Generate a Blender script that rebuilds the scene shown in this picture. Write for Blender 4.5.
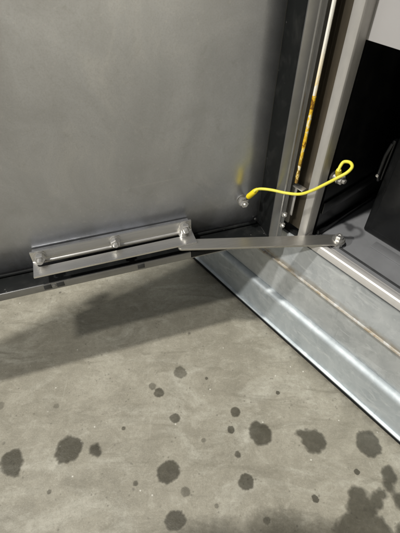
import bpy, bmesh, math, random
from mathutils import Vector, Matrix, noise

for o in list(bpy.data.objects):
    bpy.data.objects.remove(o, do_unlink=True)
scene = bpy.context.scene
COL = scene.collection
R = math.radians
random.seed(7)

# ------------------------------------------------------------------ camera
cam_d = bpy.data.cameras.new('camera')
cam_d.sensor_fit = 'VERTICAL'
cam_d.sensor_height = 24.0
cam_d.lens = 24.0 * 400.0 / 533.33
cam_d.clip_start = 0.02
cam_d.clip_end = 60.0
cam = bpy.data.objects.new('camera', cam_d)
cam.location = (0.0, 0.0, 0.58)
cam.rotation_euler = (R(90 - 47), 0, 0)
COL.objects.link(cam)
scene.camera = cam

# ------------------------------------------------------------------ light
world = bpy.data.worlds.new('World')
scene.world = world
world.use_nodes = True
bg = world.node_tree.nodes['Background']
bg.inputs['Color'].default_value = (0.96, 0.98, 1.0, 1)
bg.inputs['Strength'].default_value = 0.17

# frames: the open door (X along the door towards the hinge, Y away from the
# viewer) and the cabinet (X along its front, Y into its depth)
A = R(17.5)
D_DIR = Vector((math.cos(A), math.sin(A), 0))
D_NRM = Vector((math.sin(A), -math.cos(A), 0))       # towards the viewer
B = R(-51)
E_DIR = Vector((math.cos(B), math.sin(B), 0))
M_DIR = Vector((-math.sin(B), math.cos(B), 0))


def hall_or_fill_lamp(name, loc, power, size, target=(0, 0.35, 0), col=(1, 0.97, 0.91)):
    ld = bpy.data.lights.new(name, 'AREA')
    ld.shape = 'DISK'
    ld.size = size
    ld.energy = power
    ld.color = col
    ob = bpy.data.objects.new(name, ld)
    ob.location = loc
    v = Vector(target) - Vector(loc)
    ob.rotation_euler = v.to_track_quat('-Z', 'Y').to_euler()
    COL.objects.link(ob)
    return ob


BASE = Vector((-0.2, 0.36, 0))
HL = 4.5
l1 = BASE + HL * (-0.395 * D_DIR + 0.117 * D_NRM + Vector((0, 0, 1)))
l2 = BASE + HL * (-1.38 * D_DIR + 0.34 * D_NRM + Vector((0, 0, 1)))
hall_or_fill_lamp('ceiling_or_fill_lamp', l1, 175, 0.20)
hall_or_fill_lamp('ceiling_or_fill_lamp', l2, 330, 0.22)
# added fill lamp behind the viewer, to brighten the floor that the door panel mirrors
l3 = D_DIR * 0.3 + D_NRM * 3.6 + Vector((0, 0, HL))
fill_lamp = hall_or_fill_lamp('ceiling_or_fill_lamp', l3, 210, 0.25, (l3.x, l3.y, 0))
fill_lamp.data.spread = R(64)

vs = scene.view_settings
vs.view_transform = 'Standard'
vs.look = 'None'
vs.exposure = 0.0
vs.gamma = 1.0
vs.use_curve_mapping = False
scene.render.engine = 'CYCLES'
scene.cycles.max_bounces = 8
scene.cycles.caustics_reflective = True


# ------------------------------------------------------------------ materials
class NT:
    def __init__(self, name):
        self.m = bpy.data.materials.new(name)
        self.m.use_nodes = True
        self.t = self.m.node_tree
        self.b = self.t.nodes['Principled BSDF']
        self.out = self.t.nodes['Material Output']
        self._pos = None

    def n(self, typ, **kw):
        nd = self.t.nodes.new(typ)
        for k, v in kw.items():
            setattr(nd, k, v)
        return nd

    def link(self, a, b):
        self.t.links.new(a, b)

    def set(self, nd, key, val):
        if hasattr(val, 'is_output'):
            self.link(val, nd.inputs[key])
        else:
            nd.inputs[key].default_value = val

    def pos(self):
        if self._pos is None:
            self._pos = self.n('ShaderNodeNewGeometry').outputs['Position']
        return self._pos

    def obj(self):
        return self.n('ShaderNodeTexCoord').outputs['Object']

    def mapping(self, vec, scale=(1, 1, 1), rot=(0, 0, 0), loc=(0, 0, 0)):
        nd = self.n('ShaderNodeMapping')
        self.link(vec, nd.inputs['Vector'])
        nd.inputs['Scale'].default_value = scale
        nd.inputs['Rotation'].default_value = rot
        nd.inputs['Location'].default_value = loc
        return nd.outputs['Vector']

    def noise(self, vec, scale, detail=4, rough=0.55, dist=0.0):
        nd = self.n('ShaderNodeTexNoise')
        self.link(vec, nd.inputs['Vector'])
        nd.inputs['Scale'].default_value = scale
        nd.inputs['Detail'].default_value = detail
        nd.inputs['Roughness'].default_value = rough
        nd.inputs['Distortion'].default_value = dist
        return nd.outputs['Fac']

    def ramp(self, fac, stops, interp='LINEAR'):
        nd = self.n('ShaderNodeValToRGB')
        nd.color_ramp.interpolation = interp
        cr = nd.color_ramp
        while len(cr.elements) < len(stops):
            cr.elements.new(0.5)
        for el, (p, c) in zip(cr.elements, stops):
            el.position = p
            el.color = c if len(c) == 4 else (*c, 1)
        self.link(fac, nd.inputs['Fac'])
        return nd.outputs['Color']

    def rng(self, fac, a, b, c, d):
        nd = self.n('ShaderNodeMapRange')
        self.link(fac, nd.inputs['Value'])
        for k, v in zip(('From Min', 'From Max', 'To Min', 'To Max'), (a, b, c, d)):
            nd.inputs[k].default_value = v
        return nd.outputs['Result']

    def math(self, op, a, b=None):
        nd = self.n('ShaderNodeMath', operation=op)
        for i, v in enumerate((a, b)):
            if v is None:
                continue
            if hasattr(v, 'is_output'):
                self.link(v, nd.inputs[i])
            else:
                nd.inputs[i].default_value = v
        return nd.outputs[0]

    def mix(self, fac, a, b, mode='MIX'):
        nd = self.n('ShaderNodeMix', data_type='RGBA', blend_type=mode)
        for key, v in ((0, fac), (6, a), (7, b)):
            if hasattr(v, 'is_output'):
                self.link(v, nd.inputs[key])
            else:
                nd.inputs[key].default_value = v if key == 0 else ((*v, 1) if len(v) == 3 else v)
        return nd.outputs[2]

    def bump(self, height, strength=0.2, dist=0.001):
        nd = self.n('ShaderNodeBump')
        nd.inputs['Strength'].default_value = strength
        nd.inputs['Distance'].default_value = dist
        self.link(height, nd.inputs['Height'])
        self.link(nd.outputs['Normal'], self.b.inputs['Normal'])

    def p(self, **kw):
        names = dict(color='Base Color', metal='Metallic', rough='Roughness', spec='Specular IOR Level', coat='Coat Weight')
        for k, v in kw.items():
            key = names.get(k, k)
            if hasattr(v, 'is_output'):
                self.link(v, self.b.inputs[key])
            else:
                self.b.inputs[key].default_value = (*v, 1) if isinstance(v, tuple) and len(v) == 3 else v


def concrete(name, wet_or_shade=False):
    t = NT(name)
    P = t.pos()
    big = t.noise(P, 3.2, 5, 0.6, 0.6)
    mid = t.noise(P, 11, 8, 0.68, 0.6)
    mot = t.noise(t.mapping(P, (1, 1.35, 1), (0, 0, 0.5), (2, 7, 0)), 34, 8, 0.72, 0.9)
    fine = t.noise(P, 150, 6, 0.75, 0.4)
    grit = t.noise(P, 620, 3, 0.6)
    c = t.ramp(mid, [(0.30, (0.215, 0.200, 0.163)), (0.5, (0.325, 0.304, 0.254)), (0.70, (0.425, 0.402, 0.345))])
    c = t.mix(t.rng(big, 0.38, 0.66, 0.0, 0.62), c, (0.245, 0.228, 0.185))
    # pale worn patches and grey smears
    pale = t.rng(t.noise(t.mapping(P, (5, 9, 1), (0, 0, 0.4)), 1.6, 7, 0.7, 1.0), 0.50, 0.68, 0, 0.72)
    c = t.mix(pale, c, (0.50, 0.485, 0.43))
    c = t.mix(t.rng(mot, 0.50, 0.66, 0.0, 0.42), c, (0.21, 0.197, 0.163))
    c = t.mix(t.rng(mot, 0.46, 0.34, 0.0, 0.42), c, (0.47, 0.45, 0.395))
    c = t.mix(t.rng(fine, 0.40, 0.68, 0.0, 0.42), c, (0.20, 0.187, 0.152))
    c = t.mix(t.rng(grit, 0.58, 0.70, 0.0, 0.35), c, (0.50, 0.48, 0.43))
    # fine pale trowel scratches
    sc = t.noise(t.mapping(P, (90, 5, 1), (0, 0, 0.75)), 1.6, 3, 0.5, 0.25)
    c = t.mix(t.rng(sc, 0.66, 0.74, 0, 0.16), c, (0.50, 0.48, 0.43))
    # small white and dark specks
    vo = t.n('ShaderNodeTexVoronoi')
    t.link(P, vo.inputs['Vector'])
    vo.inputs['Scale'].default_value = 55
    sel = t.noise(P, 23, 0, 0.5)
    sp = t.math('MULTIPLY', t.rng(vo.outputs['Distance'], 0.03, 0.08, 1, 0), t.rng(sel, 0.52, 0.57, 0, 0.8))
    c = t.mix(sp, c, (0.72, 0.70, 0.66))
    vo2 = t.n('ShaderNodeTexVoronoi')
    t.link(t.mapping(P, (1, 1, 1), (0, 0, 0.3), (3, 5, 0)), vo2.inputs['Vector'])
    vo2.inputs['Scale'].default_value = 30
    dk = t.math('MULTIPLY', t.rng(vo2.outputs['Distance'], 0.05, 0.10, 1, 0), t.rng(t.noise(P, 17, 0, 0.5), 0.56, 0.62, 0, 0.75))
    c = t.mix(dk, c, (0.10, 0.09, 0.075))
    # hairline cracks
    vc = t.n('ShaderNodeTexVoronoi', feature='DISTANCE_TO_EDGE')
    wv = t.n('ShaderNodeVectorMath', operation='ADD')
    nz = t.n('ShaderNodeTexNoise')
    t.link(P, nz.inputs['Vector'])
    nz.inputs['Scale'].default_value = 9
    scn = t.n('ShaderNodeVectorMath', operation='SCALE')
    t.link(nz.outputs['Color'], scn.inputs[0])
    scn.inputs['Scale'].default_value = 0.12
    t.link(P, wv.inputs[0])
    t.link(scn.outputs[0], wv.inputs[1])
    t.link(wv.outputs[0], vc.inputs['Vector'])
    vc.inputs['Scale'].default_value = 3.1
    ck = t.math('MULTIPLY', t.rng(vc.outputs['Distance'], 0.0, 0.007, 1, 0), t.rng(t.noise(P, 6, 2, 0.5), 0.52, 0.64, 0, 0.22))
    c = t.mix(ck, c, (0.15, 0.14, 0.115))
    # scuffed dark smears
    sm = t.rng(t.noise(t.mapping(P, (3, 11, 1), (0, 0, -0.6)), 3.0, 7, 0.7, 1.2), 0.53, 0.68, 0, 0.55)
    c = t.mix(sm, c, (0.165, 0.152, 0.118))
    pore = t.noise(P, 420, 4, 0.8, 0.2)
    c = t.mix(t.rng(pore, 0.54, 0.68, 0, 0.36), c, (0.13, 0.121, 0.098))
    c = t.mix(t.rng(pore, 0.44, 0.32, 0, 0.26), c, (0.50, 0.48, 0.42))
    pit = t.n('ShaderNodeTexVoronoi')
    t.link(t.mapping(P, (1, 1, 1), (0, 0, 0.9), (1, 2, 0)), pit.inputs['Vector'])
    pit.inputs['Scale'].default_value = 150
    pk = t.math('MULTIPLY', t.rng(pit.outputs['Distance'], 0.10, 0.26, 1, 0), t.rng(t.noise(P, 48, 2, 0.5), 0.54, 0.62, 0, 0.55))
    c = t.mix(pk, c, (0.11, 0.10, 0.08))
    # dirt gathered along the foot of the plinth
    pj = t.n('ShaderNodeVectorMath', operation='DOT_PRODUCT')
    t.link(P, pj.inputs[0])
    pj.inputs[1].default_value = tuple(M_DIR)
    dirt = t.math('MULTIPLY', t.rng(pj.outputs['Value'], 0.318, 0.343, 0, 1), t.rng(t.noise(P, 60, 5, 0.7), 0.38, 0.62, 0.1, 0.8))
    c = t.mix(dirt, c, (0.13, 0.12, 0.095))
    c = t.mix(1.0, c, (1.02, 1.02, 0.98), 'MULTIPLY')
    rough = t.rng(mid, 0.3, 0.7, 0.42, 0.62)
    if wet_or_shade:
        wt = t.n('ShaderNodeAttribute', attribute_name='wet_or_shade').outputs['Fac']
        rag = t.n('ShaderNodeAttribute', attribute_name='rag').outputs['Fac']
        edge = t.math('ADD', wt, t.math('MULTIPLY', rag, t.rng(t.noise(P, 140, 5, 0.6), 0.3, 0.7, -0.2, 0.2)))
        k = t.rng(edge, 0.15, 0.75, 0, 1)
        k = t.math('MULTIPLY', k, t.rng(t.noise(P, 70, 5, 0.65), 0.3, 0.7, 1.0, 0.66))
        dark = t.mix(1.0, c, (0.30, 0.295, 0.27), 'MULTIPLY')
        t.p(color=dark, rough=0.32, spec=0.5)
        tr = t.n('ShaderNodeBsdfTransparent')
        mx = t.n('ShaderNodeMixShader')
        op = t.n('ShaderNodeAttribute', attribute_name='depth').outputs['Fac']
        t.link(t.math('MULTIPLY', k, op), mx.inputs[0])
        t.link(tr.outputs[0], mx.inputs[1])
        t.link(t.b.outputs[0], mx.inputs[2])
        t.link(mx.outputs[0], t.out.inputs['Surface'])
    else:
        t.p(color=c, rough=rough, spec=0.4)
    h = t.math('ADD', t.math('MULTIPLY', fine, 0.6), t.math('MULTIPLY', grit, 0.35))
    t.bump(h, 0.35, 0.0014)
    return t.m


def galvanised(name, tint=(0.55, 0.60, 0.625), dark=(0.36, 0.40, 0.42), rough=(0.50, 0.66), metal=0.52, rust_z=None):
    t = NT(name)
    O = t.obj()
    vo = t.n('ShaderNodeTexVoronoi')
    t.link(t.mapping(O, (1, 1, 0.7)), vo.inputs['Vector'])
    vo.inputs['Scale'].default_value = 120
    sep = t.n('ShaderNodeSeparateColor')
    t.link(vo.outputs['Color'], sep.inputs[0])
    cloud = t.noise(O, 16, 6, 0.62, 0.5)
    smear = t.noise(t.mapping(O, (7, 3, 16)), 4, 6, 0.65, 0.8)
    c = t.mix(t.rng(cloud, 0.3, 0.7, 0, 1), dark, tint)
    c = t.mix(t.rng(sep.outputs[0], 0, 1, 0.0, 0.16), c, (0.78, 0.80, 0.81))
    c = t.mix(t.rng(smear, 0.54, 0.70, 0, 0.55), c, (0.76, 0.785, 0.79))
    scr = t.noise(t.mapping(O, (3, 1, 90), (0, 0.25, 0)), 4, 3, 0.5, 0.3)
    c = t.mix(t.rng(scr, 0.66, 0.72, 0, 0.35), c, (0.82, 0.84, 0.84))
    scr2 = t.noise(t.mapping(O, (60, 1, 6), (0, -0.4, 0)), 2.2, 3, 0.5, 0.3)
    c = t.mix(t.rng(scr2, 0.68, 0.73, 0, 0.35), c, (0.24, 0.26, 0.27))
    c = t.mix(t.rng(t.noise(O, 70, 5, 0.7), 0.58, 0.75, 0, 0.30), c, (0.25, 0.26, 0.26))
    if rust_z is not None:
        sz = t.n('ShaderNodeSeparateXYZ')
        t.link(O, sz.inputs[0])
        d = t.math('ABSOLUTE', t.math('SUBTRACT', sz.outputs['Z'], rust_z))
        line = t.rng(d, 0.0015, 0.0120, 1, 0)
        ns = t.noise(t.mapping(O, (1, 1, 2.5)), 38, 5, 0.7, 0.5)
        k = t.math('MULTIPLY', line, t.rng(ns, 0.36, 0.60, 0.15, 0.95))
        c = t.mix(k, c, (0.27, 0.215, 0.135))
        rs = t.math('MULTIPLY', line, t.rng(t.noise(O, 26, 4, 0.65, 0.3), 0.56, 0.66, 0, 0.9))
        c = t.mix(rs, c, (0.23, 0.12, 0.035))
    ro = t.rng(cloud, 0.3, 0.7, rough[1], rough[0])
    t.p(color=c, metal=metal, rough=ro)
    t.bump(t.math('ADD', t.math('MULTIPLY', sep.outputs[0], 0.15), t.noise(O, 30, 4, 0.55)), 0.10, 0.002)
    return t.m


def steel(name, col, rough, metal=1.0, grain=(220, 220, 220), amount=0.12, var=0.25, bump=0.05):
    t = NT(name)
    O = t.obj()
    g = t.noise(t.mapping(O, grain), 1.0, 4, 0.6)
    cl = t.noise(O, 9, 5, 0.6, 0.4)
    c = t.mix(t.rng(cl, 0.3, 0.7, 0, 1), tuple(v * (1 - var) for v in col), col)
    c = t.mix(t.rng(g, 0.35, 0.7, 0, amount), c, tuple(v * 0.5 for v in col))
    t.p(color=c, metal=metal, rough=t.rng(cl, 0.3, 0.7, rough + 0.08, rough - 0.05))
    t.bump(g, bump, 0.0006)
    return t.m


def door_sheet(name):
    t = NT(name)
    O = t.obj()
    g = t.noise(O, 700, 4, 0.7)
    g2 = t.noise(O, 230, 4, 0.65)
    roll = t.noise(t.mapping(O, (14, 14, 0.9)), 3.0, 5, 0.6, 0.3)
    wipe = t.noise(t.mapping(O, (5, 5, 3), (0, 0.5, 0)), 1.3, 6, 0.62, 0.9)
    c = t.mix(t.rng(wipe, 0.32, 0.68, 0, 1), (0.42, 0.435, 0.465), (0.60, 0.61, 0.64))
    c = t.mix(t.rng(roll, 0.42, 0.68, 0, 0.22), c, (0.42, 0.42, 0.425))
    cl = t.noise(O, 13, 7, 0.68, 0.8)
    c = t.mix(t.rng(cl, 0.46, 0.66, 0, 0.40), c, (0.36, 0.365, 0.375))
    c = t.mix(t.rng(cl, 0.44, 0.30, 0, 0.35), c, (0.72, 0.715, 0.71))
    hand = t.noise(t.mapping(O, (1, 1, 1), (0, 0, 0), (0.4, 0, 0.2)), 42, 5, 0.7, 1.0)
    c = t.mix(t.rng(hand, 0.60, 0.72, 0, 0.28), c, (0.30, 0.295, 0.28))
    sz = t.n('ShaderNodeSeparateXYZ')
    t.link(O, sz.inputs[0])
    grime = t.math('MULTIPLY', t.rng(sz.outputs['Z'], 0.075, 0.006, 0, 1), t.rng(t.noise(t.mapping(O, (1, 1, 0.5)), 30, 6, 0.7, 0.5), 0.42, 0.62, 0, 0.6))
    c = t.mix(grime, c, (0.20, 0.19, 0.17))
    c = t.mix(t.rng(g, 0.45, 0.70, 0, 0.35), c, (0.36, 0.36, 0.36))
    c = t.mix(t.rng(g2, 0.58, 0.72, 0, 0.25), c, (0.74, 0.73, 0.71))
    # a few thin handling scratches
    sc = t.noise(t.mapping(O, (2.2, 2.2, 60), (0, 0.35, 0)), 1.5, 2, 0.5, 0.35)
    c = t.mix(t.rng(sc, 0.70, 0.74, 0, 0.12), c, (0.82, 0.81, 0.79))
    t.p(color=c, metal=0.80, rough=t.rng(wipe, 0.30, 0.70, 0.26, 0.40))
    t.bump(t.math('ADD', t.math('MULTIPLY', g, 0.5), g2), 0.07, 0.0006)
    return t.m


def painted(name, col, rough=0.5, spec=0.4, dust=0.12, dust_col=(0.30, 0.29, 0.27)):
    t = NT(name)
    O = t.obj()
    d = t.noise(O, 45, 6, 0.68, 0.3)
    c = t.mix(t.rng(d, 0.5, 0.78, 0, dust), col, dust_col)
    vo = t.n('ShaderNodeTexVoronoi')
    t.link(O, vo.inputs['Vector'])
    vo.inputs['Scale'].default_value = 110
    sp = t.math('MULTIPLY', t.rng(vo.outputs['Distance'], 0.05, 0.11, 1, 0), t.rng(t.noise(O, 40, 1, 0.5), 0.58, 0.66, 0, dust * 4))
    c = t.mix(sp, c, (0.45, 0.44, 0.41))
    t.p(color=c, rough=t.rng(d, 0.3, 0.7, rough - 0.06, rough + 0.1), spec=spec)
    t.bump(t.noise(O, 400, 3, 0.6), 0.08, 0.0005)
    return t.m


def yellow_chromate(name):
    t = NT(name)
    O = t.obj()
    a = t.noise(t.mapping(O, (1, 1, 0.8), (0, 0, 0), (0, 0, 0.31)), 120, 3, 0.6, 1.2)
    c = t.ramp(a, [(0.38, (0.26, 0.12, 0.012)), (0.44, (0.88, 0.52, 0.03)), (0.56, (0.97, 0.66, 0.05)), (0.63, (0.97, 0.92, 0.70))])
    sz = t.n('ShaderNodeSeparateXYZ')
    t.link(O, sz.inputs[0])
    low = t.math('MULTIPLY', t.rng(sz.outputs['Z'], 0.335, 0.320, 0, 1), t.rng(a, 0.60, 0.52, 0, 0.85))
    c = t.mix(low, c, (0.20, 0.115, 0.035))
    t.p(color=c, metal=0.15, rough=0.18)
    t.bump(a, 0.3, 0.001)
    return t.m


def gap_light_mat(name):  # pale colour standing in for bright light behind the hinge gap
    t = NT(name)
    O = t.obj()
    sz = t.n('ShaderNodeSeparateXYZ')
    t.link(O, sz.inputs[0])
    a = t.noise(t.mapping(O, (1, 1, 0.6)), 70, 4, 0.6, 0.8)
    c = t.mix(t.rng(a, 0.45, 0.7, 0, 0.5), (0.94, 0.92, 0.85), (0.82, 0.76, 0.60))
    k = t.math('MULTIPLY', t.rng(sz.outputs['Z'], 0.445, 0.402, 0, 1), t.rng(a, 0.40, 0.52, 0.1, 1.0))
    c = t.mix(k, c, (0.92, 0.62, 0.08))
    t.p(color=c, rough=0.3)
    return t.m


M = dict(
    concrete=concrete('concrete'),
    wet_or_shade=concrete('wet_or_shaded_concrete', True),
    galv=galvanised('galvanised_steel', rust_z=None),
    galv_rust=galvanised('galvanised_steel_rusty_fold', (0.58, 0.605, 0.605), (0.36, 0.38, 0.385), (0.54, 0.70), rust_z=0.1475),
    galv_up=galvanised('galvanised_steel_scuffed', (0.56, 0.59, 0.605), (0.36, 0.385, 0.40), (0.54, 0.70), rust_z=0.1475),
    base=steel('zinc_floor_plate', (0.25, 0.255, 0.265), 0.5, 0.35, (60, 60, 60), 0.25, 0.25),
    door=door_sheet('door_panel_steel'),
    rim=steel('door_rim_steel', (0.36, 0.36, 0.36), 0.30, 0.8, (60, 60, 60), 0.2, 0.3),
    stainless=steel('stainless_steel', (0.86, 0.845, 0.81), 0.27, 0.95, (25, 400, 400), 0.25, 0.15),
    bar=steel('brushed_bar_steel', (0.60, 0.585, 0.545), 0.36, 0.9, (25, 500, 500), 0.3, 0.2),
    bolt=steel('zinc_bolt_steel', (0.80, 0.785, 0.75), 0.26, 0.85, (300, 300, 300), 0.2, 0.2),
    post=steel('post_steel', (0.50, 0.485, 0.46), 0.52, 0.45, (200, 200, 60), 0.2, 0.2),
    bronze=steel('dark_channel_steel', (0.17, 0.145, 0.11), 0.42, 0.8, (200, 200, 40), 0.3, 0.3),
    white=steel('pale_edge_steel', (0.66, 0.645, 0.625), 0.45, 0.35, (200, 200, 60), 0.1, 0.08),
    gap_light=gap_light_mat('painted_gap_light'),
    rubber=painted('black_rubber_or_shade', (0.009, 0.010, 0.010), 0.6, 0.15, 0.06),
    black=painted('black_painted_steel', (0.005, 0.0054, 0.0057), 0.32, 0.35, 0.03),
    darkgrey=painted('dark_grey_paint', (0.035, 0.036, 0.037), 0.4, 0.4, 0.08),
    plate=painted('pale_grey_paint', (0.46, 0.45, 0.45), 0.55, 0.35, 0.06, (0.62, 0.60, 0.58)),
    outer=painted('grey_enclosure_paint', (0.42, 0.42, 0.40), 0.5, 0.4, 0.08),
    yellow=painted('yellow_cable_sheath', (0.76, 0.69, 0.075), 0.42, 0.4, 0.22),
    sleeve=painted('yellow_crimp_sleeve', (0.85, 0.66, 0.01), 0.35, 0.5, 0.04),
    chromate=yellow_chromate('yellow_chromate_zinc'),
)


# ------------------------------------------------------------------ mesh helpers
def box(bm, x0, x1, y0, y1, z0, z1, bev=0.0, seg=2):
    c = Matrix.Translation(((x0 + x1) / 2, (y0 + y1) / 2, (z0 + z1) / 2)) @ Matrix.Diagonal((abs(x1 - x0), abs(y1 - y0), abs(z1 - z0), 1))
    r = bmesh.ops.create_cube(bm, size=1, matrix=c)
    if bev > 0:
        es = list({e for v in r['verts'] for e in v.link_edges})
        bmesh.ops.bevel(bm, geom=es, offset=bev, segments=seg, profile=0.5, affect='EDGES')


def prism_x(bm, prof, x0, x1, smooth_n=1, wav=0.0):
    """closed profile of (y, z) points extruded along x"""
    rings = []
    for i in range(smooth_n + 1):
        x = x0 + (x1 - x0) * i / smooth_n
        w = wav * (noise.noise(Vector((x * 7, 3.1, 0))) if wav else 0)
        rings.append([bm.verts.new((x, y + w, z)) for y, z in prof])
    n = len(prof)
    for a, b in zip(rings, rings[1:]):
        for i in range(n):
            bm.faces.new((a[i], a[(i + 1) % n], b[(i + 1) % n], b[i]))
    bm.faces.new(rings[0][::-1])
    bm.faces.new(rings[-1])


def prism_z(bm, prof, z0, z1):
    a = [bm.verts.new((x, y, z0)) for x, y in prof]
    b = [bm.verts.new((x, y, z1)) for x, y in prof]
    n = len(prof)
    for i in range(n):
        bm.faces.new((a[i], a[(i + 1) % n], b[(i + 1) % n], b[i]))
    bm.faces.new(a[::-1])
    bm.faces.new(b)


def tube(bm, pts, r, seg=12, cap=True):
    """round tube along a point list; r a number or a list"""
    pts = [Vector(p) for p in pts]
    rs = r if isinstance(r, (list, tuple)) else [r] * len(pts)
    rings = []
    up = None
    for i, p in enumerate(pts):
        t = (pts[min(i + 1, len(pts) - 1)] - pts[max(i - 1, 0)]).normalized()
        if up is None:
            up = t.orthogonal().normalized()
        up = (up - t * up.dot(t)).normalized()
        sd = t.cross(up)
        rings.append([bm.verts.new(p + (up * math.cos(2 * math.pi * k / seg) + sd * math.sin(2 * math.pi * k / seg)) * rs[i]) for k in range(seg)])
    for a, b in zip(rings, rings[1:]):
        for k in range(seg):
            bm.faces.new((a[k], a[(k + 1) % seg], b[(k + 1) % seg], b[k]))
    if cap:
        bm.faces.new(rings[0][::-1])
        bm.faces.new(rings[-1])


def lathe(bm, prof, origin, axis, seg=20, flat=0, twist=0.0):
    """profile of (radius, height) turned about axis at origin; flat=6 gives a hexagon"""
    axis = Vector(axis).normalized()
    u = axis.orthogonal().normalized()
    w = axis.cross(u)
    k = flat or seg
    rings = []
    for r, hgt in prof:
        rings.append([bm.verts.new(Vector(origin) + axis * hgt + (u * math.cos(twist + 2 * math.pi * i / k) + w * math.sin(twist + 2 * math.pi * i / k)) * max(r, 1e-5)) for i in range(k)])
    for a, b in zip(rings, rings[1:]):
        for i in range(k):
            bm.faces.new((a[i], a[(i + 1) % k], b[(i + 1) % k], b[i]))
    bm.faces.new(rings[0][::-1])
    bm.faces.new(rings[-1])


def spline(pts, n=10):
    pts = [Vector(p) for p in pts]
    out = []
    for i in range(len(pts) - 1):
        p0 = pts[max(i - 1, 0)]
        p1, p2 = pts[i], pts[i + 1]
        p3 = pts[min(i + 2, len(pts) - 1)]
        for k in range(n):
            t = k / n
            out.append(0.5 * ((2 * p1) + (p2 - p0) * t + (2 * p0 - 5 * p1 + 4 * p2 - p3) * t * t + (3 * p1 - p0 - 3 * p2 + p3) * t ** 3))
    out.append(pts[-1])
    return out


def make(name, bm, mat, parent=None, smooth=True, label=None):
    bmesh.ops.recalc_face_normals(bm, faces=bm.faces)
    me = bpy.data.meshes.new(name)
    bm.to_mesh(me)
    bm.free()
    me.materials.append(mat)
    if smooth:
        me.polygons.foreach_set('use_smooth', [True] * len(me.polygons))
        me.set_sharp_from_angle(angle=R(32))
    ob = bpy.data.objects.new(name, me)
    COL.objects.link(ob)
    if parent:
        ob.parent = parent
    if label:
        ob['label'] = label
    return ob


def empty(name, loc, rz, label, cat, group=None):
    o = bpy.data.objects.new(name, None)
    o.empty_display_size = 0.05
    o.location = loc
    o.rotation_euler = (0, 0, rz)
    o['label'] = label
    o['category'] = cat
    if group:
        o['group'] = group
    COL.objects.link(o)
    return o


def part(name, mat, parent, fn, *a, smooth=True, label=None, **kw):
    bm = bmesh.new()
    fn(bm, *a, **kw)
    return make(name, bm, mat, parent, smooth, label)


def multi(name, mat, parent, calls, smooth=True, label=None):
    bm = bmesh.new()
    for fn, a, kw in calls:
        fn(bm, *a, **kw)
    return make(name, bm, mat, parent, smooth, label)


# ------------------------------------------------------------------ floor
bm = bmesh.new()
bmesh.ops.create_grid(bm, x_segments=24, y_segments=24, size=7)
floor = make('concrete_floor', bm, M['concrete'], smooth=False)
floor['kind'] = 'structure'


def wet_spot(cx, cy, r, depth, seed, blobs=(), lob=0.15):
    """a thin film of water on the concrete, ragged at its rim"""
    rnd = random.Random(seed)
    bm = bmesh.new()
    lw = bm.verts.layers.float.new('wet_or_shade')
    ld = bm.verts.layers.float.new('depth')
    lr = bm.verts.layers.float.new('rag')
    seg, rings = 56, (0.0, 0.5, 0.75, 0.85, 0.93, 1.0, 1.07, 1.15, 1.25)
    ph = rnd.random() * 100
    prev = None
    sx, sy, rot = rnd.uniform(0.88, 1.12), rnd.uniform(0.9, 1.12), rnd.random() * 3
    centre = bm.verts.new((0, 0, 0))
    centre[lw], centre[ld], centre[lr] = 1.0, depth, 1.0
    for q in rings[1:]:
        row = []
        for i in range(seg):
            a = 2 * math.pi * i / seg
            f = 1 + lob * noise.noise(Vector((math.cos(a) * 1.6 + ph, math.sin(a) * 1.6, 0.3))) + lob * 0.75 * noise.noise(Vector((math.cos(a) * 4.5 + ph, math.sin(a) * 4.5, 1.3))) + lob * 0.35 * noise.noise(Vector((math.cos(a) * 10 + ph, math.sin(a) * 10, 2.3)))
            x, y = math.cos(a) * sx, math.sin(a) * sy
            x, y = x * math.cos(rot) - y * math.sin(rot), x * math.sin(rot) + y * math.cos(rot)
            v = bm.verts.new((x * r * f * q, y * r * f * q, 0))
            v[lw] = max(0.0, min(1.0, 0.45 + (1.0 - q) * 2.4)) if q < 1.2 else 0.0
            v[ld] = depth
            v[lr] = 0.55
            row.append(v)
        for i in range(seg):
            j = (i + 1) % seg
            if prev is None:
                bm.faces.new((centre, row[i], row[j]))
            else:
                bm.faces.new((prev[i], row[i], row[j], prev[j]))
        prev = row
    ob = make('wet_spot', bm, M['wet_or_shade'], floor, smooth=False)
    ob.location = (cx, cy, 0.0005 + 0.00007 * (seed % 9))
    return ob


SPOTS = [
    (-0.182, 0.192, 0.0172, 1.0), 
    (-0.043, 0.164, 0.0134, 1.0),
    (-0.031, 0.108, 0.0115, 0.9), (0.061, 0.152, 0.0098, 1.0), (0.086, 0.214, 0.0165, 1.0),
    (0.236, 0.201, 0.0158, 1.0),
    (0.052, 0.246, 0.0068, 0.9), (0.044, 0.220, 0.0052, 0.9), (0.052, 0.186, 0.0042, 0.7),
    (-0.032, 0.310, 0.0105, 0.5), (-0.063, 0.276, 0.0075, 0.75), (-0.037, 0.237, 0.0068, 0.7),
    (-0.074, 0.287, 0.0055, 0.45), (0.119, 0.276, 0.0030, 0.9), (0.210, 0.164, 0.0036, 1.0),
    (0.148, 0.132, 0.0046, 1.0), (-0.019, 0.140, 0.0060, 0.45),
    (-0.085, 0.150, 0.0030, 0.6), (-0.110, 0.222, 0.0028, 0.6),
    (0.010, 0.300, 0.0024, 0.6), (-0.196, 0.140, 0.0026, 0.5), 
    (0.083, 0.108, 0.0040, 0.6), (0.021, 0.124, 0.0030, 0.4), 
    (-0.300, 0.255, 0.0060, 0.3), (-0.215, 0.255, 0.0040, 0.3), (0.005, 0.205, 0.0030, 0.35),
]
for i, (x, y, r, dp) in enumerate(SPOTS):
    wet_spot(x, y, r, dp, i)


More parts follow.
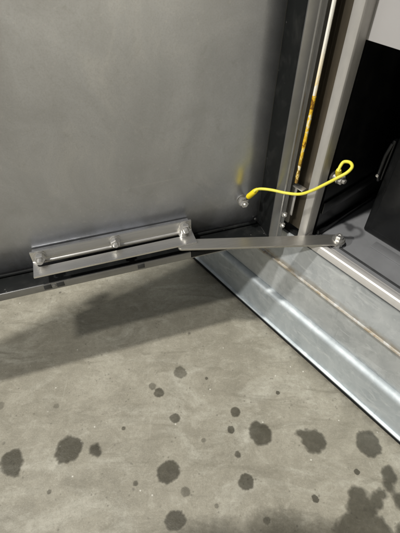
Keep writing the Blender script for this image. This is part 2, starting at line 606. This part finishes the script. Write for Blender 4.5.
def wet_or_shade_patch(x0, x1, y0, y1, blobs, soft, depth, step=0.003, rag=0.6, lift=0.0012):
    """one continuous puddle of joined runs, or a shadow painted as dark film"""
    bm = bmesh.new()
    lw = bm.verts.layers.float.new('wet_or_shade')
    ld = bm.verts.layers.float.new('depth')
    lr = bm.verts.layers.float.new('rag')
    nx, ny = int((x1 - x0) / step), int((y1 - y0) / step)
    g = []
    for j in range(ny + 1):
        row = []
        for i in range(nx + 1):
            x, y = x0 + (x1 - x0) * i / nx, y0 + (y1 - y0) * j / ny
            wob = 0.0035 * noise.noise(Vector((x * 90, y * 90, 0))) + 0.0015 * noise.noise(Vector((x * 260, y * 260, 4)))
            w = max(0.45 + (r - math.hypot((x - cx) / ax, y - cy) + wob) / soft for cx, cy, r, ax in blobs)
            v = bm.verts.new((x, y, 0))
            edge = min(i, j, nx - i, ny - j)
            v[lw] = 0.0 if edge == 0 else max(0.0, min(1.0, w))
            v[ld] = depth
            v[lr] = rag
            row.append(v)
        g.append(row)
    for j in range(ny):
        for i in range(nx):
            bm.faces.new((g[j][i], g[j][i + 1], g[j + 1][i + 1], g[j + 1][i]))
    ob = make('wet_or_shade_patch', bm, M['wet_or_shade'], floor, smooth=False)
    ob.location = (0, 0, lift)
    return ob


wet_or_shade_patch(0.150, 0.300, 0.04, 0.185, [(0.205, 0.120, 0.0175, 1), (0.204, 0.136, 0.0105, 1), (0.226, 0.130, 0.0085, 1), (0.252, 0.160, 0.0105, 0.9),
          (0.247, 0.146, 0.006, 1), (0.235, 0.137, 0.006, 1), (0.200, 0.085, 0.034, 1.1), (0.258, 0.088, 0.018, 1.2), (0.259, 0.128, 0.010, 1)], 0.009, 1.0, 0.0016)
wet_or_shade_patch(-0.172, -0.118, 0.160, 0.214, [(-0.147, 0.194, 0.0066, 1), (-0.1425, 0.1865, 0.0048, 1)], 0.006, 1.0, 0.0011)
wet_or_shade_patch(-0.290, -0.222, 0.140, 0.208, [(-0.257, 0.177, 0.0148, 0.95), (-0.2475, 0.163, 0.0062, 1), (-0.254, 0.166, 0.0060, 1)], 0.007, 1.0, 0.0012)
wet_or_shade_patch(0.120, 0.190, 0.175, 0.240, [(0.160, 0.204, 0.0165, 1.0), (0.148, 0.211, 0.0060, 1), (0.1415, 0.2145, 0.0050, 1.1)], 0.007, 1.0, 0.0012)
wet_or_shade_patch(-0.10, 0.20, 0.03, 0.130, [(0.02, 0.050, 0.048, 1.6), (0.10, 0.058, 0.050, 1.3), (0.145, 0.07, 0.028, 1.3)], 0.060, 1.0, 0.003, 0.35, 0.0003)  # soft dark film painting the viewer's own shadow onto the floor

# ------------------------------------------------------------------ cabinet
M0 = 0.3466                                              # depth of its front plane
cab = empty('electrical_cabinet', E_DIR * -0.211 + M_DIR * M0, B, 'tall electrical cabinet with black interior standing on a galvanised plinth', 'cabinet')
CX, CY = -0.211, M0                                      # root offset inside the frame


def K(x, y, z):
    return (x - CX, y - CY, z)


def kbox(bm, x0, x1, y0, y1, z0, z1, bev=0.0, seg=2):
    box(bm, x0 - CX, x1 - CX, y0 - CY, y1 - CY, z0, z1, bev, seg)


def kprof(bm, prof, x0, x1, n=1, wav=0.0):
    prism_x(bm, [(y, z) for y, z in prof], x0 - CX, x1 - CX, n, wav)      # y already relative to M0


XL, XR = -1.0, 0.62


def arc(cy, cz, r, a0, a1, n):
    return [(cy + r * math.cos(R(a0 + (a1 - a0) * i / n)), cz + r * math.sin(R(a0 + (a1 - a0) * i / n))) for i in range(n + 1)]


# lower plinth sheet: foot lip, face, rounded shoulder where it folds back
prof = [(0.030, 0.0065), (-0.003, 0.0065), (-0.0040, 0.0072), (-0.0040, 0.0092), (-0.003, 0.0102), (0.0, 0.0110)]
prof += [(0.0, 0.040), (0.0, 0.0660)] + arc(0.009, 0.0670, 0.009, 180, 95, 10) + [(0.0125, 0.0762), (0.030, 0.0764)]
sheet = part('plinth_panel', M['galv'], cab, kprof, prof, XL, XR, 90, 0.0010, label='galvanised lower plinth sheet with rounded shoulder and bottom lip')
part('foot_strip', M['rubber'], cab, kbox, XL, XR, M0 - 0.0046, M0 + 0.029, 0.0012, 0.0055, 0.0006)  # black strip under the plinth lip, standing slightly proud of it
# middle sheet, slightly set back
prof = [(0.030, 0.0768), (0.0102, 0.0768), (0.0092, 0.0795), (0.0086, 0.086), (0.0078, 0.120), (0.0070, 0.1440), (0.030, 0.1440)]
part('plinth_panel', M['galv_rust'], cab, kprof, prof, XL, XR, 40, 0.0005, label='scuffed middle plinth sheet with rusty upper edge')
# folded edge and upper rail
prof = [(0.030, 0.1446), (0.0052, 0.1446), (0.0030, 0.1458), (0.0022, 0.1474), (0.0030, 0.1490), (0.0046, 0.1500), (0.0052, 0.153), (0.0052, 0.2075), (0.030, 0.2075)]
part('base_rail', M['galv_up'], cab, kprof, prof, XL, XR, 40, 0.0004, label='galvanised base rail above a dirty folded edge')
# dark joint and pale rounded door-stop strip
part('joint_seal', M['rubber'], cab, kbox, XL, XR, M0 + 0.009, M0 + 0.030, 0.2077, 0.2125)
prof = [(0.016, 0.2127), (0.0035, 0.2127), (0.0015, 0.2135), (0.0010, 0.2205), (0.0016, 0.2238), (0.0032, 0.2252), (0.0080, 0.2254), (0.0098, 0.2246), (0.0105, 0.2225), (0.016, 0.2215)]
part('edge_strip', M['white'], cab, kprof, prof, -0.222, XR, 30, 0.0003, label='pale rounded strip along the front of the cabinet floor')
# floor plate inside
part('floor_plate', M['base'], cab, kbox, -0.222, XR - 0.03, M0 + 0.0165, M0 + 0.45, 0.2100, 0.2205, 0.0008)
part('floor_seam', M['darkgrey'], cab, kbox, -0.205, XR - 0.04, M0 + 0.0225, M0 + 0.0250, 0.2206, 0.2222, 0.0004)
part('floor_seam', M['base'], cab, kbox, -0.150, XR - 0.04, M0 + 0.0560, M0 + 0.0700, 0.2207, 0.2218, 0.0004)

ZT = 1.85
# hinge post: pale lip, dark channel, strip painted as light through the gap
prof = [(-0.2235, M0 + 0.012), (-0.2235, M0 + 0.0015), (-0.2225, M0 - 0.0005), (-0.2205, M0 - 0.0012), (-0.2140, M0 - 0.0012), (-0.2120, M0 - 0.0004), (-0.2110, M0 + 0.0015), (-0.2110, M0 + 0.0146), (-0.2130, M0 + 0.0146), (-0.2130, M0 + 0.012)]
part('hinge_post', M['post'], cab, prism_z, [(x - CX, y - CY) for x, y in prof], 0.2208, ZT, label='zinc hinge post with pale front lip')
part('post_channel', M['bronze'], cab, kbox, -0.2478, -0.2240, M0 + 0.0105, M0 + 0.0200, 0.2208, ZT, 0.0006, label='dark brown recessed channel in the hinge post')
part('post_channel', M['post'], cab, kbox, -0.2640, -0.2482, M0 + 0.0090, M0 + 0.0200, 0.2208, ZT, 0.0006)
part('gap_light_strip', M['gap_light'], cab, prism_z, [(x - CX, y - CY) for x, y in [(-0.2432, M0 + 0.0000), (-0.2434, M0 - 0.0015), (-0.2426, M0 - 0.0028), (-0.2405, M0 - 0.0028), (-0.2397, M0 - 0.0015), (-0.2400, M0 + 0.0000)]], 0.4010, ZT, label='bright white strip painted as light showing through the hinge gap')
pts = [K(-0.2414, M0 - 0.0012, 0.2950 + 0.1055 * i / 12) for i in range(13)]
hr = part('hinge_rod', M['chromate'], cab, tube, pts, [0.0020 + 0.0002 * math.sin(i * 2.3) for i in range(13)], 14, label='yellow passivated hinge rod with brown marks')
part('hinge_bracket', M['post'], cab, kbox, -0.2480, -0.2400, M0 + 0.0020, M0 + 0.0035, 0.2420, 0.2890, 0.0005)
part('hinge_bracket', M['stainless'], cab, kbox, -0.2470, -0.2290, M0 - 0.0030, M0 + 0.0055, 0.2885, 0.2903, 0.0006)


def screw_bm(bm, o, ax, r=0.0042, hgt=0.003):
    lathe(bm, [(r * 1.5, 0), (r * 1.5, 0.0008), (r, 0.0009), (r, hgt * 0.6), (r * 0.7, hgt), (0.0, hgt)], o, ax, 18)


# inner wall, base rail of the wall, mounting plate and enclosure
part('inner_wall', M['black'], cab, kbox, -0.2135, -0.2100, M0 + 0.0180, M0 + 0.45, 0.2208, ZT, label='black painted inner side wall beside the hinge')
part('wall_rail', M['black'], cab, kbox, -0.2098, -0.2078, M0 + 0.0200, M0 + 0.44, 0.2550, 0.2730, 0.0008)
part('wall_rail', M['black'], cab, kbox, -0.2098, -0.2050, M0 + 0.0200, M0 + 0.44, 0.2207, 0.2290, 0.0012)
part('mounting_plate', M['plate'], cab, kbox, -0.2128, XR - 0.06, M0 + 0.0150, M0 + 0.0175, 0.4570, 1.70, 0.0006, label='pale grey mounting plate ending above the black recess')
part('back_wall', M['black'], cab, kbox, -0.24, XR, M0 + 0.452, M0 + 0.456, 0.08, ZT)
part('side_wall', M['black'], cab, kbox, XR - 0.004, XR, M0 + 0.032, M0 + 0.45, 0.22, ZT)
part('front_post', M['post'], cab, kbox, XR - 0.05, XR, M0, M0 + 0.030, 0.2255, ZT, 0.001)
part('roof', M['outer'], cab, kbox, XL, XR + 0.01, M0 - 0.01, M0 + 0.47, ZT + 0.002, ZT + 0.03, 0.002)
part('front_panel', M['outer'], cab, kbox, XL, -0.2660, M0 + 0.006, M0 + 0.020, 0.2130, ZT, 0.001, label='closed front panel of the cabinet row behind the open door')
part('plinth_core', M['darkgrey'], cab, kbox, XL + 0.002, XR - 0.002, M0 + 0.0305, M0 + 0.44, 0.004, 0.2076)

# ------------------------------------------------------------------ black device
dev = empty('equipment_box', E_DIR * -0.176 + M_DIR * 0.4225 + Vector((0, 0, 0.2206)), B, 'black equipment box on the cabinet floor behind the pale mounting plate', 'equipment box')
part('housing', M['black'], dev, box, 0.0, 0.42, 0.0, 0.22, 0.0, 0.30, 0.004)
part('cover', M['black'], dev, box, 0.010, 0.41, -0.004, -0.0005, 0.012, 0.29, 0.0015)
lt = multi('latch', M['black'], dev, [(box, (-0.0050, -0.0005, 0.000, 0.008, 0.078, 0.130, 0.0015), {}), (tube, ([(-0.0035, -0.001, 0.078), (-0.0045, -0.004, 0.086), (-0.0045, -0.004, 0.112), (-0.0035, 0.000, 0.126)], 0.0020, 10), {})])
part('rivet', M['bolt'], lt, screw_bm, (-0.0045, -0.0058, 0.086), (0, -1, 0), r=0.0012, hgt=0.002)
for z in (0.27,):
    part('screw', M['darkgrey'], dev, screw_bm, (0.022, -0.0042, z), (0, -1, 0), r=0.0025, hgt=0.002)

# ------------------------------------------------------------------ door
SH, NP, NL = 0.2325, -0.391, -0.352                       # hinge side, panel plane, rim plane
SF = -0.365                                               # free edge
ZB, ZD = 0.2025, 1.75
door = empty('cabinet_door', D_DIR * SH + D_NRM * NL + Vector((0, 0, ZB)), A, 'open cabinet door with grey steel inner panel and black sealed border', 'cabinet door')


def DL(s, n, z):
    """door frame -> local of a root at (SH, NL, ZB)"""
    return (s - SH, -(n - NL), z - ZB)


def dbox(bm, s0, s1, n0, n1, z0, z1, bev=0.0, seg=2):
    a, b = DL(s0, n0, z0), DL(s1, n1, z1)
    box(bm, min(a[0], b[0]), max(a[0], b[0]), min(a[1], b[1]), max(a[1], b[1]), min(a[2], b[2]), max(a[2], b[2]), bev, seg)


SP = 0.2104
# inner panel: gently uneven sheet with a thin folded border
bm = bmesh.new()
NX, NZ = 48, 110
s0, s1, z0, z1 = SF + 0.024, SP - 0.0008, ZB + 0.0030, ZD - 0.02
grid = []
for j in range(NZ + 1):
    row = []
    for i in range(NX + 1):
        s, z = s0 + (s1 - s0) * i / NX, z0 + (z1 - z0) * j / NZ
        w = 0.0010 * noise.noise(Vector((s * 5, z * 5, 0)))
        edge = min(i, NX - i, j, NZ - j)
        if edge == 0:
            w = -0.0025
        row.append(bm.verts.new(DL(s, NP + w, z)))
    grid.append(row)
for j in range(NZ):
    for i in range(NX):
        bm.faces.new((grid[j][i], grid[j][i + 1], grid[j + 1][i + 1], grid[j + 1][i]))
make('inner_panel', bm, M['door'], door, label='grey steel inner panel of the door')
part('outer_skin', M['outer'], door, dbox, SF, 0.2280, NP - 0.008, NP - 0.004, ZB, ZD)
# black sealed inside of the pan walls
part('seal_or_shade_strip', M['rubber'], door, dbox, SP, SP + 0.008, NP - 0.003, NL - 0.0022, ZB + 0.0025, ZD - 0.01, 0.0008, label='black seal along the hinge side')
part('seal_or_shade_strip', M['rubber'], door, dbox, SF + 0.010, SP - 0.0002, NP - 0.003, NL - 0.0022, ZB + 0.0010, ZB + 0.0024, 0.0004, label='black seal along the bottom')
part('seal_or_shade_strip', M['rubber'], door, dbox, SF + 0.012, SF + 0.022, NP - 0.003, NL - 0.0022, ZB + 0.0030, ZD - 0.01, 0.0008)
part('seal_or_shade_strip', M['rubber'], door, dbox, SF + 0.012, SP + 0.008, NP - 0.003, NL - 0.0022, ZD - 0.018, ZD - 0.0105, 0.0008)
part('seal_bead', M['rubber'], door, tube, [DL(SF + 0.03 + (SP - SF - 0.035) * i / 20, NP + 0.0012, ZB + 0.0050) for i in range(21)], 0.0022, 8)
# pan rim: the return lips that face the viewer
rim_b = part('rim', M['rim'], door, dbox, SF, 0.0990, NL - 0.0020, NL, ZB + 0.0022, 0.2150, 0.0006, label='grey lip along the bottom edge of the door')
part('seal_or_shade_strip', M['rubber'], door, dbox, 0.0994, SP - 0.002, NL - 0.0022, NL - 0.0004, ZB + 0.0025, 0.2140, 0.0006, label='black strip painting the shaded lip right of the stay rail')  # lip continued in black: its shade is put into the colour
part('pan_wall', M['rim'], door, dbox, SF, 0.2280, NP - 0.0038, NL - 0.0021, ZB - 0.0008, ZB + 0.0008)
prof = [(SP - 0.0015, NL - 0.0020), (SP - 0.0015, NL - 0.0003), (SP - 0.0005, NL), (0.2192, NL), (0.2200, NL + 0.0009), (0.2209, NL + 0.0011), (0.2218, NL + 0.0008), (0.2225, NL), (0.2270, NL), (0.2282, NL - 0.0012), (0.2282, NP - 0.0038), (0.2266, NP - 0.0038), (0.2266, NL - 0.0020)]
part('rim', M['rim'], door, prism_z, [DL(s, n, 0)[:2] for s, n in prof], 0.0, ZD - ZB, label='grey lip with a raised bead along the hinge edge of the door')
part('rim', M['rim'], door, dbox, SF - 0.002, SF + 0.020, NL - 0.0020, NL + 0.0004, ZB, ZD, 0.0006)
part('pan_wall', M['rim'], door, dbox, SF - 0.002, SF, NP - 0.0038, NL - 0.0021, ZB, ZD)
# slots and plugs in the bottom lip
for s in (-0.0815, -0.0665, 0.0330):
    part('slot', M['darkgrey'], rim_b, dbox, s - 0.0045, s + 0.0045, NL - 0.0004, NL + 0.0006, ZB + 0.0040, 0.2140, 0.0004)
part('plug', M['rim'], rim_b, lathe, [(0.0026, 0), (0.0026, 0.0008), (0.0018, 0.0012), (0, 0.0012)], DL(-0.0740, NL, 0.2095), (0, -1, 0), 16)
# lock knob on the outside of the free edge, out of the picture; its shadow falls on the floor
part('lock_knob', M['rubber'], door, lathe, [(0.008, 0.0), (0.008, 0.008), (0.013, 0.010), (0.014, 0.016), (0.012, 0.022), (0.0, 0.024)], DL(SF + 0.012, NP - 0.0082, 0.2240), (0, 1, 0), 20)
# earth stud
GS, GZ = 0.1810, 0.2530
st = part('earth_stud', M['bolt'], door, lathe, [(0.0068, 0), (0.0068, 0.0012), (0.0030, 0.0013), (0.0030, 0.0140), (0.0026, 0.0148), (0, 0.0148)], DL(GS, NP, GZ), (0, -1, 0), 18, label='small earth stud with nut and washer')
part('nut', M['bolt'], st, lathe, [(0.0052, 0.0075), (0.0057, 0.0082), (0.0057, 0.0118), (0.0052, 0.0125)], DL(GS, NP, GZ), (0, -1, 0), 6, 6, 0.3)
part('washer', M['bolt'], st, lathe, [(0.0066, 0.0062), (0.0066, 0.0073), (0.003, 0.0074)], DL(GS, NP, GZ), (0, -1, 0), 20)
part('washer', M['bolt'], st, lathe, [(0.0060, 0.0028), (0.0060, 0.0038), (0.003, 0.0039)], DL(GS, NP, GZ), (0, -1, 0), 20)
for s, z in ((0.2255, 0.2470), (0.2255, 0.2290)):
    part('screw', M['bolt'], door, screw_bm, DL(s, NL + 0.0001, z), (0, -1, 0), r=0.0026, hgt=0.004)
# small chipped corner screw
part('screw', M['bolt'], door, screw_bm, DL(0.2050, NP + 0.0002, 0.2130), (0, -1, 0), r=0.0012, hgt=0.001)

# ------------------------------------------------------------------ door stay
stay = empty('door_stay', D_DIR * 0.0 + D_NRM * -0.378 + Vector((0, 0, 0.2305)), A, 'stainless door stay, slotted angle rail and flat arm bolted to cabinet floor', 'door stay')


def SL(s, n, z):
    return (s, -(n + 0.378), z - 0.2305)


S0, S1 = -0.0915, 0.1065
TH = 0.0022


def slot_plate(bm, x0, x1, y0, y1, sx0, sx1, sy, sr, zt, zb, big=1.0):
    """rectangular flange with a stadium slot cut through it"""
    inner, outer = [], []
    N = 14
    for i in range(N + 1):
        a = math.pi / 2 + math.pi * i / N
        inner.append((sx0 + sr * big * math.cos(a), sy + sr * big * math.sin(a)))
    for i in range(N + 1):
        a = -math.pi / 2 + math.pi * i / N
        inner.append((sx1 + sr * math.cos(a), sy + sr * math.sin(a)))
    n = len(inner)
    for i, (x, y) in enumerate(inner):
        if i <= N:
            a = math.pi / 2 + math.pi * i / N
            cx = sx0
        else:
            a = -math.pi / 2 + math.pi * (i - N - 1) / N
            cx = sx1
        dx, dy = math.cos(a), math.sin(a)
        ts = []
        if abs(dx) > 1e-6:
            ts.append(((x1 if dx > 0 else x0) - cx) / dx)
        if abs(dy) > 1e-6:
            ts.append(((y1 if dy > 0 else y0) - sy) / dy)
        t = min(t for t in ts if t > 0)
        outer.append((cx + dx * t, sy + dy * t))
    # put the rectangle corners on the nearest outer points
    for cx, cy in ((x0, y0), (x0, y1), (x1, y0), (x1, y1)):
        k = min(range(n), key=lambda q: (outer[q][0] - cx) ** 2 + (outer[q][1] - cy) ** 2)
        outer[k] = (cx, cy)
    it = [bm.verts.new((x, y, zt)) for x, y in inner]
    ib = [bm.verts.new((x, y, zb)) for x, y in inner]
    ot = [bm.verts.new((x, y, zt)) for x, y in outer]
    obv = [bm.verts.new((x, y, zb)) for x, y in outer]
    for i in range(n):
        j = (i + 1) % n
        bm.faces.new((it[i], it[j], ot[j], ot[i]))
        bm.faces.new((ib[i], obv[i], obv[j], ib[j]))
        bm.faces.new((it[i], ib[i], ib[j], it[j]))
        bm.faces.new((ot[i], ot[j], obv[j], obv[i]))


bm = bmesh.new()
yb, yf = 0.0, -0.0276                                     # back flange plane, front edge (local y)
slot_plate(bm, S0, S1, yf, yb - TH - 0.0012, S0 + 0.0090, S1 - 0.0120, -0.0088, 0.0030, TH, 0.0, 1.3)
# rounded inside corner and upright flange
prof = [(yb - TH - 0.0011, 0.0001)] + [(yb - TH - 0.0012 + 0.0034 * math.sin(R(a)), 0.0034 - 0.0034 * math.cos(R(a))) for a in range(15, 91, 15)] + [(yb, 0.0170), (yb - TH, 0.0170), (yb - TH, 0.0035), (yb - TH - 0.0004, 0.0026), (yb - TH - 0.0011, TH)]
prism_x(bm, prof, S0, S1)
rail = make('slotted_rail', bm, M['stainless'], stay, label='slotted stainless angle rail screwed to the door')


def nut_stack(bm, o, ax, tw, tip=0.010):
    lathe(bm, [(0.0078, 0.0), (0.0078, 0.0011), (0.0035, 0.0012)], o, ax, 22)
    lathe(bm, [(0.0058, 0.0014), (0.0058, 0.0027), (0.003, 0.0028)], o, ax, 20)
    lathe(bm, [(0.0058, 0.0029), (0.0066, 0.0036), (0.0066, 0.0078), (0.0058, 0.0086)], o, ax, 6, 6, tw)
    prof = []
    z = 0.0087
    while z < tip:
        prof += [(0.0036, z), (0.0031, z + 0.0005)]
        z += 0.001
    prof += [(0.0026, z), (0.0, z)]
    lathe(bm, prof, o, ax, 14)


for i, s in enumerate((-0.0815, 0.0080, 0.0970)):
    part('nut', M['bolt'], rail, nut_stack, SL(s, -0.378 + TH + 0.0003, 0.2412), (0, -1, 0), 0.2 + i * 0.5, (0.013, 0.0115, 0.0125)[i])

# steel packing strip between rail and door panel
part('packing_strip', M['door'], stay, box, S0 + 0.001, S1 - 0.001, 0.0004, 0.0112, 0.0020, 0.0110, 0.0010)

# flat arm lying on its side: rounded at the pivot
inv = stay.matrix_basis.inverted() if False else (Matrix.Translation(stay.location) @ Matrix.Rotation(A, 4, 'Z')).inverted()
p_pin = inv @ Vector((0.1766, 0.3738, 0.2275))
p_end = inv @ Vector((-0.0230, 0.3648, 0.2275))
ax = (p_end - p_pin).normalized()
sd = Vector((-ax.y, ax.x, 0))
W2 = 0.0090
out = []
for i in range(13):
    a = -math.pi / 2 + math.pi * i / 12
    out.append(p_pin - ax * W2 * math.cos(a) + sd * W2 * math.sin(a))
for i in range(9):
    a = math.pi / 2 - math.pi * i / 8
    out.append(p_end + ax * 0.006 * math.cos(a) + sd * W2 * math.sin(a))
bm = bmesh.new()
va = [bm.verts.new((p.x, p.y, p_pin.z)) for p in out]
vb = [bm.verts.new((p.x, p.y, p_pin.z + 0.0028)) for p in out]
n = len(out)
for i in range(n):
    bm.faces.new((va[i], va[(i + 1) % n], vb[(i + 1) % n], vb[i]))
bm.faces.new(va[::-1])
top = bm.faces.new(vb)
bmesh.ops.bevel(bm, geom=list(top.edges), offset=0.0005, segments=2, affect='EDGES')
arm = make('arm', bm, M['bar'], stay, label='flat brushed steel arm of the stay')
# pivot bolt: washer, spring washer, hexagon head; spacer below
part('pivot_spacer', M['bolt'], stay, lathe, [(0.0075, 0), (0.0075, 0.0068)], (p_pin.x, p_pin.y, p_pin.z - 0.0069), (0, 0, 1), 20)
pv = part('pivot_bolt', M['bolt'], stay, lathe, [(0.0042, 0.0045), (0.0050, 0.0050), (0.0050, 0.0086), (0.0043, 0.0094), (0.0018, 0.0096), (0.0012, 0.0088), (0, 0.0088)], (p_pin.x, p_pin.y, p_pin.z), (0, 0, 1), 6, 6, 0.4)
part('washer', M['bolt'], pv, lathe, [(0.0076, 0.0029), (0.0078, 0.0032), (0.0078, 0.0039), (0.0050, 0.0044), (0.003, 0.0046)], (p_pin.x, p_pin.y, p_pin.z), (0, 0, 1), 24)
# sliding stud that runs in the slot
sl_o = (S1 - 0.0130, -0.0090, TH + 0.0002)
part('slider_stud', M['bolt'], stay, lathe, [(0.0058, 0.0), (0.0058, 0.0009), (0.0040, 0.0010), (0.0046, 0.0012), (0.0046, 0.0050), (0.0026, 0.0052), (0.0026, 0.0080), (0, 0.0082)], sl_o, (0, 0, 1), 18)

# ------------------------------------------------------------------ earth cable
CP = [(0.0665, 0.4045, 0.2815), (0.0705, 0.4062, 0.2838), (0.0765, 0.4055, 0.2852), (0.0876, 0.4000, 0.2875), (0.1026, 0.3890, 0.2912), (0.1160, 0.3785, 0.2975),
      (0.1265, 0.3710, 0.3080), (0.1368, 0.3640, 0.3215), (0.1458, 0.3585, 0.3335), (0.1545, 0.3592, 0.3395), (0.1601, 0.3639, 0.3434),
      (0.1599, 0.3719, 0.3438), (0.1554, 0.3768, 0.3415), (0.1524, 0.3756, 0.3374), (0.1500, 0.3722, 0.3322)]
c0 = Vector(CP[0])
cable = empty('earth_cable', c0, 0, 'thin yellow earth cable looping from door stud to black inner wall', 'cable')
part('wire', M['yellow'], cable, tube, [p - c0 for p in spline(CP, 10)], 0.00175, 14)
stud_w = D_DIR * GS + D_NRM * (NP + 0.0052) + Vector((0, 0, GZ))
d0 = (Vector(CP[0]) - Vector(stud_w)).normalized()


def lug(name_parent, ring_c, ring_ax, toward, start):
    """ring terminal: flat ring, tongue and crimp barrel under a yellow sleeve"""
    rc = Vector(ring_c)
    axv = Vector(ring_ax).normalized()
    tw = (Vector(toward) - rc)
    L = tw.length
    tw.normalize()
    sdv = axv.cross(tw).normalized()
    bm = bmesh.new()
    lathe(bm, [(0.0062, -0.0005), (0.0062, 0.0005), (0.0030, 0.0005)], rc - c0, axv, 22)
    a = rc + tw * 0.004 - c0
    b = rc + tw * (L * 0.55) - c0
    vs_ = []
    for p, w in ((a, 0.0042), (b, 0.0026)):
        vs_ += [bm.verts.new(p + sdv * w + axv * 0.0005), bm.verts.new(p - sdv * w + axv * 0.0005), bm.verts.new(p - sdv * w - axv * 0.0005), bm.verts.new(p + sdv * w - axv * 0.0005)]
    bmesh.ops.convex_hull(bm, input=vs_)
    lg = make('ring_lug', bm, M['bolt'], cable)
    s0_ = rc + tw * (L * 0.48) - c0
    s1_ = Vector(start) - c0
    part('crimp_sleeve', M['sleeve'], lg, tube, [s0_, s0_ + (s1_ - s0_) * 0.1, s0_ + (s1_ - s0_) * 0.75, s1_], [0.0030, 0.0036, 0.0034, 0.0024], 14)


lug(cable, stud_w, D_NRM, CP[0], Vector(CP[1]))
wall_stud = E_DIR * -0.2050 + M_DIR * 0.3690 + Vector((0, 0, 0.3120))
lug(cable, wall_stud + E_DIR * 0.004, E_DIR, CP[-1], Vector(CP[-2]) * 0.3 + Vector(CP[-1]) * 0.7)
# wall stud belongs to the cabinet
Kinv = (Matrix.Translation(cab.location) @ Matrix.Rotation(B, 4, 'Z')).inverted()
wl = Kinv @ wall_stud
ws = part('earth_stud', M['post'], cab, lathe, [(0.0060, -0.0050), (0.0060, -0.0040), (0.0030, -0.0039), (0.0030, 0.0120), (0.0026, 0.0128), (0, 0.0128)], wl, (1, 0, 0), 16)
part('nut', M['post'], ws, lathe, [(0.0050, 0.0052), (0.0055, 0.0058), (0.0055, 0.0090), (0.0050, 0.0096)], wl, (1, 0, 0), 6, 6, 0.2)
